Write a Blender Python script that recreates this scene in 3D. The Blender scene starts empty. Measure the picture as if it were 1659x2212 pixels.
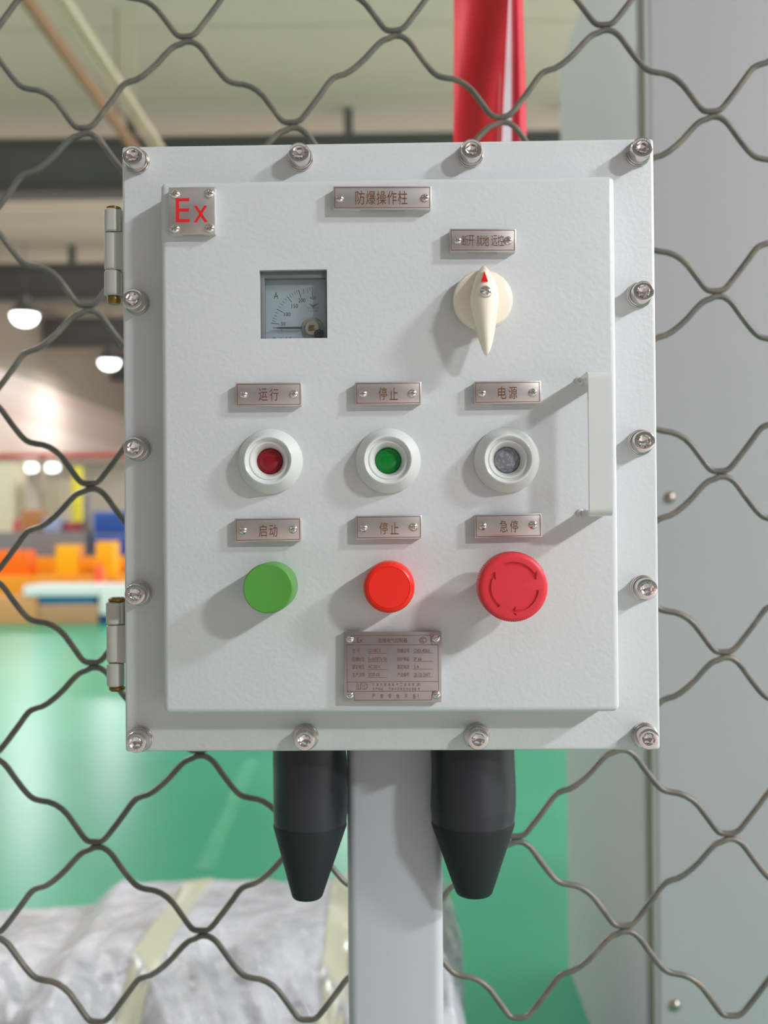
import bpy, bmesh, math, random
from mathutils import Vector, Matrix
random.seed(7)
S = bpy.context.scene
COL = S.collection
PI = math.pi

# ------------------------------------------------------------------ camera
IW, IH, FPX = 1659.0, 2212.0, 2200.0
CAM = Vector((0.0088, -0.6355, 1.05))
YAW, PIT, ROL = -0.0192, 0.0100, -0.0082
_f = Vector((math.sin(YAW)*math.cos(PIT), math.cos(YAW)*math.cos(PIT), math.sin(PIT)))
_r = Vector((math.cos(YAW), -math.sin(YAW), 0))
_u = _r.cross(_f)
CR = _r*math.cos(ROL) + _u*math.sin(ROL)
CU = -_r*math.sin(ROL) + _u*math.cos(ROL)
cam = bpy.data.cameras.new('camera')
camo = bpy.data.objects.new('camera', cam); COL.objects.link(camo)
camo.matrix_world = Matrix((
    (CR.x, CU.x, -_f.x, CAM.x), (CR.y, CU.y, -_f.y, CAM.y), (CR.z, CU.z, -_f.z, CAM.z), (0, 0, 0, 1)))
cam.sensor_fit = 'VERTICAL'; cam.sensor_height = 36.0; cam.sensor_width = 27.0
cam.lens = 36.0*FPX/IH
cam.clip_start = 0.02; cam.clip_end = 200
cam.dof.use_dof = True; cam.dof.focus_distance = 0.622; cam.dof.aperture_fstop = 6.0
S.camera = camo

# ------------------------------------------------------------------ world, key light, exposure
S.view_settings.view_transform = 'Standard'
S.view_settings.look = 'None'
S.view_settings.gamma = 1.0
S.view_settings.exposure = 0.0
S.view_settings.use_curve_mapping = False
w = bpy.data.worlds.new('World'); S.world = w; w.use_nodes = True
nt = w.node_tree; nt.nodes.clear()
out = nt.nodes.new('ShaderNodeOutputWorld'); bg = nt.nodes.new('ShaderNodeBackground')
tc = nt.nodes.new('ShaderNodeTexCoord'); sep = nt.nodes.new('ShaderNodeSeparateXYZ'); rmp = nt.nodes.new('ShaderNodeValToRGB')
nt.links.new(tc.outputs['Generated'], sep.inputs[0]); nt.links.new(sep.outputs['Z'], rmp.inputs[0])
els = rmp.color_ramp.elements
els[0].position = 0.0; els[0].color = (0.49, 0.46, 0.445, 1)
els[1].position = 1.0; els[1].color = (0.42, 0.43, 0.42, 1)
for p_, c_ in ((0.16, (0.30, 0.285, 0.27, 1)), (0.40, (0.27, 0.27, 0.26, 1)), (0.47, (1.0, 1.0, 1.0, 1)), (0.58, (1.0, 1.0, 1.0, 1)), (0.66, (0.30, 0.30, 0.29, 1))):  # bright overhead band added to give the steel and paint edges highlights
    e_ = els.new(p_); e_.color = c_
nt.links.new(rmp.outputs[0], bg.inputs[0]); bg.inputs[1].default_value = 0.60
nt.links.new(bg.outputs[0], out.inputs[0])
KEY_POS = (7.4, -6.8, 5.84); KEY_POWER = 1150.0      # the high-bay lamp over the right shoulder
KEY2_POS = (7.3, -3.5, 5.84); KEY2_POWER = 850.0
LAMP_POWER = 230.0

# ------------------------------------------------------------------ helpers
def lin(c):
    return tuple(((v/255.0)/12.92 if v/255.0 <= 0.04045 else ((v/255.0+0.055)/1.055)**2.4) for v in c) + (1.0,)

def mat(name, rgb, rough=0.5, metal=0.0, bump=None, spec=0.5, noise=None, emit=None, trans=0.0, ior=1.45, coat=0.0, aniso=0.0):
    m = bpy.data.materials.new(name); m.use_nodes = True
    n = m.node_tree.nodes; L = m.node_tree.links
    b = n['Principled BSDF']
    b.inputs['Base Color'].default_value = lin(rgb)
    b.inputs['Roughness'].default_value = rough
    b.inputs['Metallic'].default_value = metal
    b.inputs['Specular IOR Level'].default_value = spec
    b.inputs['IOR'].default_value = ior
    b.inputs['Transmission Weight'].default_value = trans
    b.inputs['Coat Weight'].default_value = coat
    if emit:
        b.inputs['Emission Color'].default_value = lin(emit[0]); b.inputs['Emission Strength'].default_value = emit[1]
    if bump or noise:
        t = n.new('ShaderNodeTexCoord')
    if noise:                                   # (scale, rgb2, low, high) colour variation of the surface itself
        nz = n.new('ShaderNodeTexNoise'); nz.inputs['Scale'].default_value = noise[0]; nz.inputs['Detail'].default_value = 4
        L.new(t.outputs['Object'], nz.inputs['Vector'])
        mr = n.new('ShaderNodeMapRange'); mr.inputs[1].default_value = noise[2]; mr.inputs[2].default_value = noise[3]
        L.new(nz.outputs['Fac'], mr.inputs[0])
        mx = n.new('ShaderNodeMix'); mx.data_type = 'RGBA'
        mx.inputs[6].default_value = lin(rgb); mx.inputs[7].default_value = lin(noise[1])
        L.new(mr.outputs[0], mx.inputs[0]); L.new(mx.outputs[2], b.inputs['Base Color'])
    if bump:                                    # (scale, distance, strength, detail)
        nz = n.new('ShaderNodeTexNoise'); nz.inputs['Scale'].default_value = bump[0]; nz.inputs['Detail'].default_value = bump[3] if len(bump) > 3 else 2
        L.new(t.outputs['Object'], nz.inputs['Vector'])
        bp = n.new('ShaderNodeBump'); bp.inputs['Distance'].default_value = bump[1]; bp.inputs['Strength'].default_value = bump[2]
        L.new(nz.outputs['Fac'], bp.inputs['Height']); L.new(bp.outputs[0], b.inputs['Normal'])
    return m

def ray(px, py):
    return _f*FPX + CR*(px-IW/2) - CU*(py-IH/2)

def at(px, py, y):                              # the point of the vertical plane Y = y seen at a photo pixel
    d = ray(px, py)
    return CAM + d*((y-CAM.y)/d.y)

def U(px, py, h=0.0):                           # the same on a plane h in front of the flange (flange front is Y = 0)
    p = at(px, py, -h)
    return p.x, p.z

def onz(px, py, z):
    d = ray(px, py)
    return CAM + d*((z-CAM.z)/d.z)

def empty(name, loc=(0, 0, 0)):
    o = bpy.data.objects.new(name, None); COL.objects.link(o); o.location = loc
    o.empty_display_size = 0.05
    return o

def tag(o, label=None, cat=None, group=None, kind=None):
    if label: o['label'] = label
    if cat: o['category'] = cat
    if group: o['group'] = group
    if kind: o['kind'] = kind
    return o

def wloc(o):
    v = Vector((0, 0, 0))
    while o is not None:
        v = v + o.location; o = o.parent
    return v

def obj(name, bm, m, parent=None, loc=(0, 0, 0), smooth=35, label=None):
    """bm is in coordinates relative to loc (world). Links it as ONE object under parent."""
    me = bpy.data.meshes.new(name)
    bmesh.ops.recalc_face_normals(bm, faces=bm.faces)
    bm.to_mesh(me); bm.free()
    for mm in (m if isinstance(m, (list, tuple)) else [m]): me.materials.append(mm)
    if smooth:
        for p in me.polygons: p.use_smooth = True
        me.set_sharp_from_angle(angle=math.radians(smooth))
    o = bpy.data.objects.new(name, me); COL.objects.link(o)
    o.location = Vector(loc) - (wloc(parent) if parent else Vector((0, 0, 0)))
    if parent: o.parent = parent
    if label: o['label'] = label
    return o

def dup(o, parent, loc):
    """copy of a part with its sub-parts, at world position loc"""
    c = o.copy(); COL.objects.link(c); c.parent = parent
    c.location = Vector(loc) - (wloc(parent) if parent else Vector((0, 0, 0)))
    for ch in list(o.children):
        d = ch.copy(); COL.objects.link(d); d.parent = c
        for g in list(ch.children):
            e = g.copy(); COL.objects.link(e); e.parent = d
    return c

def box(bm, c, s, bev=0.0, seg=3, rot=None, edges=None):
    r = bmesh.ops.create_cube(bm, size=1.0)
    vs = r['verts']
    for v in vs:
        v.co = Vector((v.co.x*s[0], v.co.y*s[1], v.co.z*s[2]))
    if bev > 0:
        es = list({e for v in vs for e in v.link_edges})
        if edges: es = [e for e in es if edges(e)]
        r2 = bmesh.ops.bevel(bm, geom=es, offset=bev, segments=seg, affect='EDGES', profile=0.5)
        vs = list({v for v in vs if v.is_valid} | set(r2['verts']))
    for v in vs:
        if rot: v.co = rot @ v.co
        v.co += Vector(c)
    return vs

def B(c, s, bev=0.0, seg=3, **k):
    bm = bmesh.new(); box(bm, c, s, bev, seg, **k); return bm

def lathe(prof, seg=64, axis='-y', closed=False, bm=None, rmod=None):
    """prof = [(r, h)]; axis '-y': h goes towards the camera; 'z': h is up"""
    bm = bm or bmesh.new(); rings = []
    for r, h in prof:
        if r < 1e-7:
            p = (0, -h, 0) if axis == '-y' else (0, 0, h)
            rings.append([bm.verts.new(p)])
        else:
            ring = []
            for i in range(seg):
                a = 2*PI*i/seg
                rr = r*(rmod(i, r, h) if rmod else 1)
                p = (rr*math.cos(a), -h, rr*math.sin(a)) if axis == '-y' else (rr*math.cos(a), rr*math.sin(a), h)
                ring.append(bm.verts.new(p))
            rings.append(ring)
    for a, b in zip(rings, rings[1:]):
        if len(a) == 1 and len(b) == 1: continue
        for i in range(seg):
            j = (i+1) % seg
            if len(a) == 1: bm.faces.new((a[0], b[i], b[j]))
            elif len(b) == 1: bm.faces.new((a[i], a[j], b[0]))
            else: bm.faces.new((a[i], a[j], b[j], b[i]))
    return bm

def tube(bm, pts, r, seg=10, cap=True):
    pts = [Vector(p) for p in pts]; rings = []
    up = Vector((0, 1, 0))
    for i, p in enumerate(pts):
        t = (pts[min(i+1, len(pts)-1)] - pts[max(i-1, 0)]).normalized()
        n = t.cross(up)
        if n.length < 1e-4: n = t.cross(Vector((1, 0, 0)))
        n.normalize(); b = t.cross(n)
        rings.append([bm.verts.new(p + n*r*math.cos(2*PI*k/seg) + b*r*math.sin(2*PI*k/seg)) for k in range(seg)])
    for a, b in zip(rings, rings[1:]):
        for k in range(seg):
            j = (k+1) % seg
            bm.faces.new((a[k], a[j], b[j], b[k]))
    if cap:
        bm.faces.new(rings[0]); bm.faces.new(rings[-1][::-1])
    return bm

def prism(bm, pts, y0, y1):
    """polygon pts (x, z) extruded from y0 to y1"""
    a = [bm.verts.new((x, y0, z)) for x, z in pts]; b = [bm.verts.new((x, y1, z)) for x, z in pts]
    n = len(pts)
    bm.faces.new(a); bm.faces.new(b[::-1])
    for i in range(n):
        j = (i+1) % n
        bm.faces.new((a[i], b[i], b[j], a[j]))
    return bm

DG = None
def cut(o, cutter_bm, solver='EXACT'):
    """boolean difference; the result stays one mesh"""
    me = bpy.data.meshes.new('cutter'); bmesh.ops.recalc_face_normals(cutter_bm, faces=cutter_bm.faces)
    cutter_bm.to_mesh(me); cutter_bm.free()
    c = bpy.data.objects.new('cutter', me); COL.objects.link(c)
    c.matrix_world = Matrix.Translation(wloc(o))
    md = o.modifiers.new('b', 'BOOLEAN'); md.operation = 'DIFFERENCE'; md.object = c; md.solver = solver
    bpy.context.view_layer.update()
    dg = bpy.context.evaluated_depsgraph_get()
    new = bpy.data.meshes.new_from_object(o.evaluated_get(dg))
    o.modifiers.clear(); o.data = new
    bpy.data.objects.remove(c)
    for p in new.polygons: p.use_smooth = True
    new.set_sharp_from_angle(angle=math.radians(35))

def glyphs(bm, body, x0, x1, z0, z1, y, e=0.00004, weight=0.0, keep_aspect=False, xform=None):
    """writing fitted into the rectangle, a hair proud of the surface at Y = y"""
    c = bpy.data.curves.new('t', 'FONT'); c.body = body; c.extrude = 0.01; c.resolution_u = 3; c.offset = weight
    o = bpy.data.objects.new('t', c); COL.objects.link(o)
    bpy.context.view_layer.update()
    dg = bpy.context.evaluated_depsgraph_get()
    me = bpy.data.meshes.new_from_object(o.evaluated_get(dg))
    bpy.data.objects.remove(o)
    if not me.vertices: return bm
    xs = [v.co.x for v in me.vertices]; ys = [v.co.y for v in me.vertices]
    ax, bx, ay, by = min(xs), max(xs), min(ys), max(ys)
    sx = (x1-x0)/max(bx-ax, 1e-6); sz = (z1-z0)/max(by-ay, 1e-6)
    vs = []
    for v in me.vertices:
        p = (x0+(v.co.x-ax)*sx, y-(e if v.co.z > 0 else -e), z0+(v.co.y-ay)*sz)
        if xform: p = xform(p)
        vs.append(bm.verts.new(p))
    for f in me.polygons:
        try: bm.faces.new([vs[i] for i in f.vertices])
        except ValueError: pass
    bpy.data.meshes.remove(me)
    return bm

def line(bm, p, q, wd, y, e=0.00004):
    (ax, az), (bx, bz) = p, q
    d = Vector((bx-ax, bz-az)); d.normalize(); n = Vector((-d.y, d.x))*wd/2
    prism(bm, [(ax+n.x, az+n.y), (bx+n.x, bz+n.y), (bx-n.x, bz-n.y), (ax-n.x, az-n.y)], y-e, y+e)
    return bm

# ------------------------------------------------------------------ materials
M = {}
M['paint'] = mat('grey_powder_coat', (204, 206, 208), 0.34, bump=(330, 0.00035, 0.5, 2.5), spec=0.45)
M['paint_cap'] = mat('grey_gloss_enamel', (212, 214, 212), 0.15, bump=(160, 0.00025, 0.18), spec=0.55)
M['hinge'] = mat('hinge_paint', (184, 184, 174), 0.4)  # same paint as the box, darkened for the shade the hinges stand in
M['post'] = mat('grey_post_paint', (186, 187, 194), 0.38, bump=(60, 0.0003, 0.12))
M['steel'] = mat('polished_steel', (222, 216, 212), 0.13, 1.0)
M['steel_dark'] = mat('brushed_washer_steel', (205, 200, 196), 0.24, 1.0)
M['plate'] = mat('stainless_plate', (216, 209, 205), 0.38, 1.0, noise=(60, (204, 194, 189), 0.4, 0.7))
M['plate_info'] = mat('stainless_info_plate', (182, 174, 173), 0.38, 1.0)
M['engrave'] = mat('brown_engraving', (104, 58, 30), 0.7)
M['engrave_pale'] = mat('pale_brown_engraving', (112, 72, 52), 0.7)
M['red_paint'] = mat('red_lettering', (212, 28, 36), 0.5)
M['cream'] = mat('cream_plastic', (240, 229, 212), 0.24, spec=0.5, coat=0.2)
M['ptr'] = mat('red_pointer', (225, 20, 18), 0.2)
M['green_btn'] = mat('green_button_plastic', (82, 150, 62), 0.33)
M['red_btn'] = mat('red_button_plastic', (238, 42, 28), 0.35)
M['estop'] = mat('red_mushroom_plastic', (218, 52, 62), 0.42)
M['lens_red'] = mat('dark_red_lens', (140, 18, 30), 0.2, bump=(500, 0.0002, 0.3))
M['lens_green'] = mat('green_lens', (0, 130, 48), 0.2, bump=(500, 0.0002, 0.4))
M['lens_clear'] = mat('clear_grey_lens', (128, 130, 138), 0.2, bump=(700, 0.0004, 0.6), noise=(500, (160, 160, 165), 0.5, 0.62))
M['brass'] = mat('brass_pin', (138, 112, 66), 0.4, 1.0)
M['rubber'] = mat('black_rubber', (44, 45, 50), 0.34, spec=0.4)
M['rubber_tip'] = mat('black_rubber_tip', (34, 38, 40), 0.5, spec=0.3)
M['wire'] = mat('grey_wire', (104, 101, 96), 0.4, 0.2, noise=(60, (128, 119, 106), 0.45, 0.7))
M['dark'] = mat('dark_plastic', (52, 54, 58), 0.4)
M['bezel'] = mat('meter_bezel', (112, 118, 118), 0.4)
M['dial'] = mat('meter_dial', (164, 175, 182), 0.5)
M['ink'] = mat('meter_ink', (58, 66, 68), 0.6)
M['ink_grey'] = mat('meter_grey_ink', (118, 126, 128), 0.6)
M['ink_green'] = mat('meter_green_ink', (40, 100, 68), 0.6)
M['hub'] = mat('meter_hub', (122, 126, 122), 0.3)
M['hub2'] = mat('meter_hub_pale', (150, 148, 138), 0.3)
def glass_mat(name, tint, rough, mixf):
    m = bpy.data.materials.new(name); m.use_nodes = True
    n = m.node_tree.nodes; L = m.node_tree.links; n.remove(n['Principled BSDF'])
    t = n.new('ShaderNodeBsdfTransparent'); t.inputs[0].default_value = lin(tint)
    g = n.new('ShaderNodeBsdfGlossy'); g.inputs['Roughness'].default_value = rough
    mx = n.new('ShaderNodeMixShader')
    mx.inputs[0].default_value = mixf; L.new(t.outputs[0], mx.inputs[1]); L.new(g.outputs[0], mx.inputs[2])
    L.new(mx.outputs[0], n['Material Output'].inputs[0])
    return m
M['glass'] = glass_mat('meter_glass', (250, 252, 252), 0.05, 0.06)
M['cab'] = mat('cabinet_paint', (182, 180, 183), 0.5, bump=(12, 0.0006, 0.15))
M['gasket'] = mat('cabinet_gasket', (120, 118, 98), 0.7)
M['rivet'] = mat('rivet_steel', (170, 160, 150), 0.35, 1.0)

# ------------------------------------------------------------------ the hall
FLOOR_M = mat('green_epoxy_floor', (52, 152, 117), 0.28, spec=0.36, noise=(0.55, (72, 166, 134), 0.35, 0.7), bump=(1.4, 0.002, 0.25))
CEIL_M = mat('ceiling_panels', (204, 201, 184), 0.7)
BEAM_M = mat('grey_beam', (96, 96, 95), 0.6)
def structure(name, bm, m, label=None, **k):
    o = obj(name, bm, m, **k); o['kind'] = 'structure'
    if label: o['label'] = label
    return o
structure('floor', B((-1.5, 6.0, -0.05), (13, 13.0, 0.1)), FLOOR_M, 'glossy green epoxy floor area behind the mesh', smooth=0)
GREY_F = mat('grey_concrete_floor', (190, 180, 176), 0.45)  # unseen floor parts, coloured grey to cut the green bounce light
for c_, s_, lab in (((2, -8.0, -0.05), (30, 15.0, 0.1), 'grey aisle floor on the near side of the mesh'), ((2, 28.5, -0.05), (30, 32.0, 0.1), 'grey floor at the far end of the hall'),
                    ((-10.5, 6.0, -0.05), (5, 13.0, 0.1), 'grey floor strip along the brick wall'), ((11.0, 6.0, -0.05), (12, 13.0, 0.1), 'grey floor behind the grey cabinet')):
    structure('floor', B(c_, s_), GREY_F, lab, smooth=0)
bm = bmesh.new()
box(bm, (2, 21.5, 7.55), (27, 46, 0.1))
for k in range(22):                              # ribs of the roof sheets, running across the hall
    box(bm, (2, 0.5+2.0*k, 7.485), (27, 0.08, 0.03))
structure('ceiling', bm, CEIL_M, 'pale green beige sheet ceiling of the hall', smooth=0)
BRICK = bpy.data.materials.new('pale_brick'); BRICK.use_nodes = True
n = BRICK.node_tree.nodes; L = BRICK.node_tree.links
bt = n.new('ShaderNodeTexBrick'); bt.inputs['Color1'].default_value = lin((206, 190, 180)); bt.inputs['Color2'].default_value = lin((190, 168, 156))
bt.inputs['Mortar'].default_value = lin((214, 206, 198)); bt.inputs['Scale'].default_value = 3.0
t_ = n.new('ShaderNodeTexCoord'); mp = n.new('ShaderNodeMapping'); mp.inputs['Rotation'].default_value = (PI/2, 0, PI/2)
L.new(t_.outputs['Object'], mp.inputs[0]); L.new(mp.outputs[0], bt.inputs['Vector']); L.new(bt.outputs['Color'], n['Principled BSDF'].inputs['Base Color'])
structure('wall_left', B((-10.6, 21.5, 2.55), (0.3, 46, 5.1)), BRICK, 'pale brick wall on the left side of the hall', smooth=0)
structure('trim_1', B((-10.55, 21.5, 6.3), (0.2, 46, 2.4)), mat('eaves_cladding', (150, 140, 126), 0.7), 'brown grey cladding above the brick wall', smooth=0)
structure('wall_back', B((2, 44.4, 3.75), (27, 0.2, 7.5)), mat('back_wall', (186, 178, 168), 0.8), 'far end wall of the hall', smooth=0)
structure('wall_right', B((15.4, 21.5, 3.75), (0.2, 46, 7.5)), mat('right_wall', (200, 200, 190), 0.8), 'right side wall of the hall', smooth=0)
p0, p1 = at(134, 890, 26), at(178, 1000, 26)
dy0 = CAM.y + (-10.45-CAM.x)/((p0.x-CAM.x)/(26-CAM.y)); dy1 = CAM.y + (-10.45-CAM.x)/((p1.x-CAM.x)/(26-CAM.y))
bm = B((-10.42, (dy0+dy1)/2, 1.5), (0.08, dy1-dy0, 3.0), 0.02)
structure('door_1', bm, mat('brown_door', (128, 108, 84), 0.6), 'brown door in the pale brick wall')

WIN_M = mat('window_daylight', (240, 245, 255), 0.3, emit=((245, 242, 240), 14.0))  # unseen glowing panes, added as fill light for the hall ceiling
WFR = mat('window_frame_paint', (200, 202, 204), 0.5)
for k in range(5):
    wy = 3.0 + 8.0*k
    wn = structure('window_%d' % (k+1), B((15.26, wy, 4.3), (0.06, 6.4, 3.4)), WIN_M, 'daylit window in the right side wall', smooth=0)
    bm = bmesh.new()
    for q in range(5): box(bm, (15.22, wy-3.2+1.6*q, 4.3), (0.08, 0.1, 3.5))
    for q in range(3): box(bm, (15.22, wy, 2.6+1.7*q), (0.08, 6.5, 0.1))
    obj('window_frame', bm, WFR, wn, (0, 0, 0), smooth=0)
bz0, bz1 = 6.21, 7.05
for k, by in enumerate((15.2, 22.7, 28.8, 35.7, 40.8)):
    bm = bmesh.new()
    box(bm, (2, by, (bz0+bz1)/2), (25.6, 0.16, bz1-bz0)); box(bm, (2, by, bz0+0.03), (25.6, 0.42, 0.06)); box(bm, (2, by, bz1-0.03), (25.6, 0.42, 0.06))
    for x in (-7.6, -4.2, -0.8, 2.6, 6.0, 9.4): box(bm, (x, by, (bz1+7.5)/2), (0.14, 0.14, 7.5-bz1))
    structure('roof_beam', bm, BEAM_M, 'dark grey steel roof beam, %s from the mesh' % ('first', 'second', 'third', 'fourth', 'fifth')[k], smooth=0)

# pipes and conduits running along the hall under the ceiling
def long_pipe(px0, py0, h, r, m, name, label):
    a = onz(px0, py0, h)
    bm = bmesh.new(); tube(bm, [(a.x, 0.5, h), (a.x, 14.9, h)], r, 14)
    for y in (4, 8, 12): tube(bm, [(a.x, y, h), (a.x, y, 7.5)], 0.012, 6)
    return tag(obj(name, bm, m), label, 'pipe')
long_pipe(203, 200, 6.05, 0.07, mat('rust_brown_pipe', (150, 116, 88), 0.5), 'ceiling_pipe', 'brown pipe running along the ceiling to the first beam')
long_pipe(218, 150, 6.3, 0.04, mat('cream_pipe', (206, 196, 172), 0.5), 'ceiling_conduit', 'cream conduit beside the brown ceiling pipe')
long_pipe(240, 150, 6.3, 0.04, bpy.data.materials['cream_pipe'], 'ceiling_conduit', 'cream conduit on the side away from the brown pipe')

# high-bay lamps
LENS_M = mat('lamp_lens', (255, 255, 255), 0.4, emit=((245, 250, 255), 7.0))
HOUSE_M = mat('lamp_housing', (120, 122, 124), 0.4, 0.6)
def high_bay(x, y, power, label, size=0.62, z=5.84, color=(0.955, 0.985, 1.0)):
    r = empty('high_bay_lamp', (x, y, z))
    tag(r, label, 'lamp', 'high bay lamps of the hall')
    obj('housing', lathe([(0.30, 0.02), (0.33, 0.0), (0.31, 0.06), (0.2, 0.2), (0.11, 0.26), (0.11, 0.42), (0.0, 0.44)], 32, 'z'), HOUSE_M, r, (x, y, z))
    obj('lens', lathe([(0.0, -0.24), (0.12, -0.225), (0.22, -0.17), (0.28, -0.08), (0.295, 0.0), (0.295, 0.03), (0.0, 0.03)], 32, 'z'), LENS_M, r, (x, y, z))
    bm = bmesh.new(); tube(bm, [(0, 0, 0.43), (0, 0, 7.5-z)], 0.012, 8); obj('rod', bm, HOUSE_M, r, (x, y, z))
    l = bpy.data.lights.new('lamp_light', 'AREA'); l.shape = 'DISK'; l.size = size; l.energy = power; l.color = color
    lo = bpy.data.objects.new('lamp_light', l); COL.objects.link(lo); lo.parent = r; lo.location = (0, 0, -0.26)
    lo['kind'] = 'helper'
    return r
for x, y, lab in ((-8.6, 22.4, 'high bay lamp glowing highest at the left edge'), (-8.6, 29.1, 'second glowing high bay lamp farther along the brick wall'),
                  (-8.6, 10.0, 'high bay lamp over the near end of the brick wall'), (-1.2, 22.4, 'high bay lamp hidden behind the control box, nearer one'),
                  (5.6, 12.0, 'high bay lamp behind the grey cabinet'),
                  (5.6, 24.0, 'high bay lamp far behind the grey cabinet')):
    high_bay(x, y, LAMP_POWER, lab)
high_bay(-4.9, 5.5, 430.0, 'high bay lamp over the green floor near the plastic covered pile')  # no lamp seen here; added to brighten cabinet side, floor and pile
high_bay(*KEY_POS[:2], KEY_POWER, 'high bay lamp over the right shoulder of the camera', 0.95)
high_bay(*KEY2_POS[:2], KEY2_POWER, 'high bay lamp to the right of the control box', 1.1)

# ------------------------------------------------------------------ the far work area on the left
def span(x0, x1, y0, y1, Y):
    a = at(x0, y0, Y); b = at(x1, y1, Y)
    return min(a.x, b.x), max(a.x, b.x), min(a.z, b.z), max(a.z, b.z)
GAP = 0.006
def far_box(name, label, cat, px, Y, depth, rgb, floor=None, bev=0.01, group=None, rough=0.45, parent=None):
    x0, x1, z0, z1 = span(px[0], px[2], px[1], px[3], Y)
    if floor is not None: z0 = floor + (0.001 if floor > 0.01 else 0.0)
    m = mat(name+'_paint', rgb, rough)
    o = obj(name, B((0, depth/2, (z1-z0)/2), (x1-x0, depth, z1-z0), bev), m, parent, ((x0+x1)/2, Y, z0))
    if cat: tag(o, label, cat, group)
    return o
# the booth with a red roof edge
YB = 14.5
x0, x1, z0, z1 = span(-60, 300, 990, 1140, YB)
bo = tag(empty('booth', ((x0+x1)/2, YB+1.0, 0)), 'white work booth with a thin red roof edge', 'booth')
BW = mat('booth_white', (214, 208, 196), 0.6)
obj('back_panel', B(((x0+x1)/2, YB+2.0, z1/2), (x1-x0, 0.06, z1), 0.01), BW, bo)
obj('roof', B(((x0+x1)/2, YB+1.0, z1+0.03), (x1-x0+0.1, 2.1, 0.05), 0.01), BW, bo)
obj('roof_edge', B(((x0+x1)/2, YB-0.03, z1+0.03), (x1-x0+0.1, 0.05, 0.07), 0.01), mat('red_roof_edge', (196, 62, 58), 0.5), bo, label='red roof edge')
for q in (x0+0.05, x0+1.05, x1-0.08):
    obj('booth_post', B((q, YB+0.05, z1/2), (0.08, 0.08, z1), 0.01), mat('booth_post_paint', (176, 160, 146), 0.5), bo)
BL_M = mat('booth_lamp_glow', (255, 255, 250), 0.4, emit=((240, 248, 246), 4.0))
for px, lab in ((65, 'glowing booth lamp under the red roof edge, left one'), (112, 'glowing booth lamp under the red roof edge, right one')):
    a = at(px, 1010, YB+0.4)
    r = tag(empty('booth_lamp', (a.x, a.y, a.z)), lab, 'lamp', 'booth lamps')
    obj('bulb', lathe([(0, -0.07), (0.09, -0.05), (0.12, 0.0), (0.09, 0.05), (0, 0.06)], 20, 'z'), BL_M, r, a)
    bm = bmesh.new(); tube(bm, [(0, 0, 0.05), (0, 0, z1-a.z)], 0.01, 6); obj('cord', bm, HOUSE_M, r, a)
# beige cabinet and shelf stuff in front of the booth
far_box('shelf_unit', 'pale shelf unit below the booth lamps', 'shelf', (92, 1035, 134, 1160), 13.6, 0.5, (168, 156, 136), floor=0)
far_box('locker', 'cream locker below the booth at the picture edge', 'locker', (-30, 1000, 30, 1160), 13.6, 0.5, (214, 204, 178), floor=0)
far_box('yellow_post', 'yellow painted post in front of the booth', 'post', (155, 1008, 174, 1140), 13.0, 0.11, (228, 214, 52), floor=0)
far_box('steel_post', 'grey steel post beside the yellow post', 'post', (178, 1065, 195, 1210), 12.6, 0.1, (130, 126, 124), floor=0)
far_box('red_post', 'red post behind the orange workbench', 'post', (28, 1122, 40, 1190), 12.6, 0.08, (196, 70, 70), floor=0)
o = far_box('storage_rack', 'grey rack behind the orange workbench', 'rack', (-60, 1150, 180, 1200), 12.0, 0.4, (126, 120, 122), floor=0)
ztop = at(0, 1150, 12.0).z + 0.004
far_box('brown_carton', 'brown carton on the rack below the booth lamps', 'carton', (46, 1102, 86, 1130), 12.05, 0.25, (170, 116, 70), floor=ztop)
far_box('maroon_case', 'dark red case on the rack near the yellow post', 'case', (138, 1128, 168, 1150), 12.05, 0.25, (150, 60, 66), floor=ztop)
far_box('small_blue_bin', 'small pale blue bin on the rack', 'bin', (92, 1120, 132, 1150), 12.05, 0.25, (150, 160, 196), floor=ztop)
# blue crates, stacked
zz = 0.0; top = at(230, 1104, 12.2).z; hcr = top/4
x0, x1, _, _ = span(200, 285, 1104, 1160, 12.2)
cm = mat('blue_crate_paint', (52, 92, 176), 0.4)
for k in range(4):
    bm = B((0, 0.2, hcr/2), (x1-x0, 0.4, hcr-0.012), 0.02)
    for q in (0.25, 0.5, 0.75): box(bm, (0, -0.005, hcr*q), (x1-x0-0.08, 0.03, 0.02))
    o = obj('blue_crate', bm, cm, None, ((x0+x1)/2, 12.2, k*hcr))
    tag(o, 'blue crate beside the control box edge, %s of its stack' % ('bottom', 'second', 'third', 'topmost')[k], 'crate', 'stack of blue crates')
# orange workbench with bins
YO = 10.9
x0, x1, zt, zb_ = span(-110, 290, 1245, 1205, YO)
wb = tag(empty('workbench', ((x0+x1)/2, YO+0.35, 0)), 'orange steel workbench with a raised back', 'workbench')
OM = mat('orange_bench_paint', (236, 152, 34), 0.45)
obj('bench_body', B(((x0+x1)/2, YO+0.35, zt/2), (x1-x0, 0.7, zt), 0.02), OM, wb)
obj('back_board', B(((x0+x1)/2, YO+0.68, (zt+zb_)/2), (x1-x0, 0.05, zb_-zt), 0.01), OM, wb)
far_box('yellow_bin', 'bright yellow bin on the orange workbench, middle one', 'bin', (120, 1178, 168, 1245), YO+0.06, 0.24, (255, 176, 0), floor=zt, group='bins on the workbench')
far_box('yellow_bin', 'bright yellow bin on the workbench next to the control box', 'bin', (206, 1170, 246, 1245), YO+0.06, 0.24, (255, 172, 0), floor=zt, group='bins on the workbench')
far_box('orange_bin', 'wide orange bin at the left end of the workbench', 'bin', (-20, 1190, 62, 1245), YO+0.06, 0.24, (255, 112, 4), floor=zt, group='bins on the workbench')
x0, x1, _, zc = span(209, 228, 1250, 1212, YO-0.14)
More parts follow.
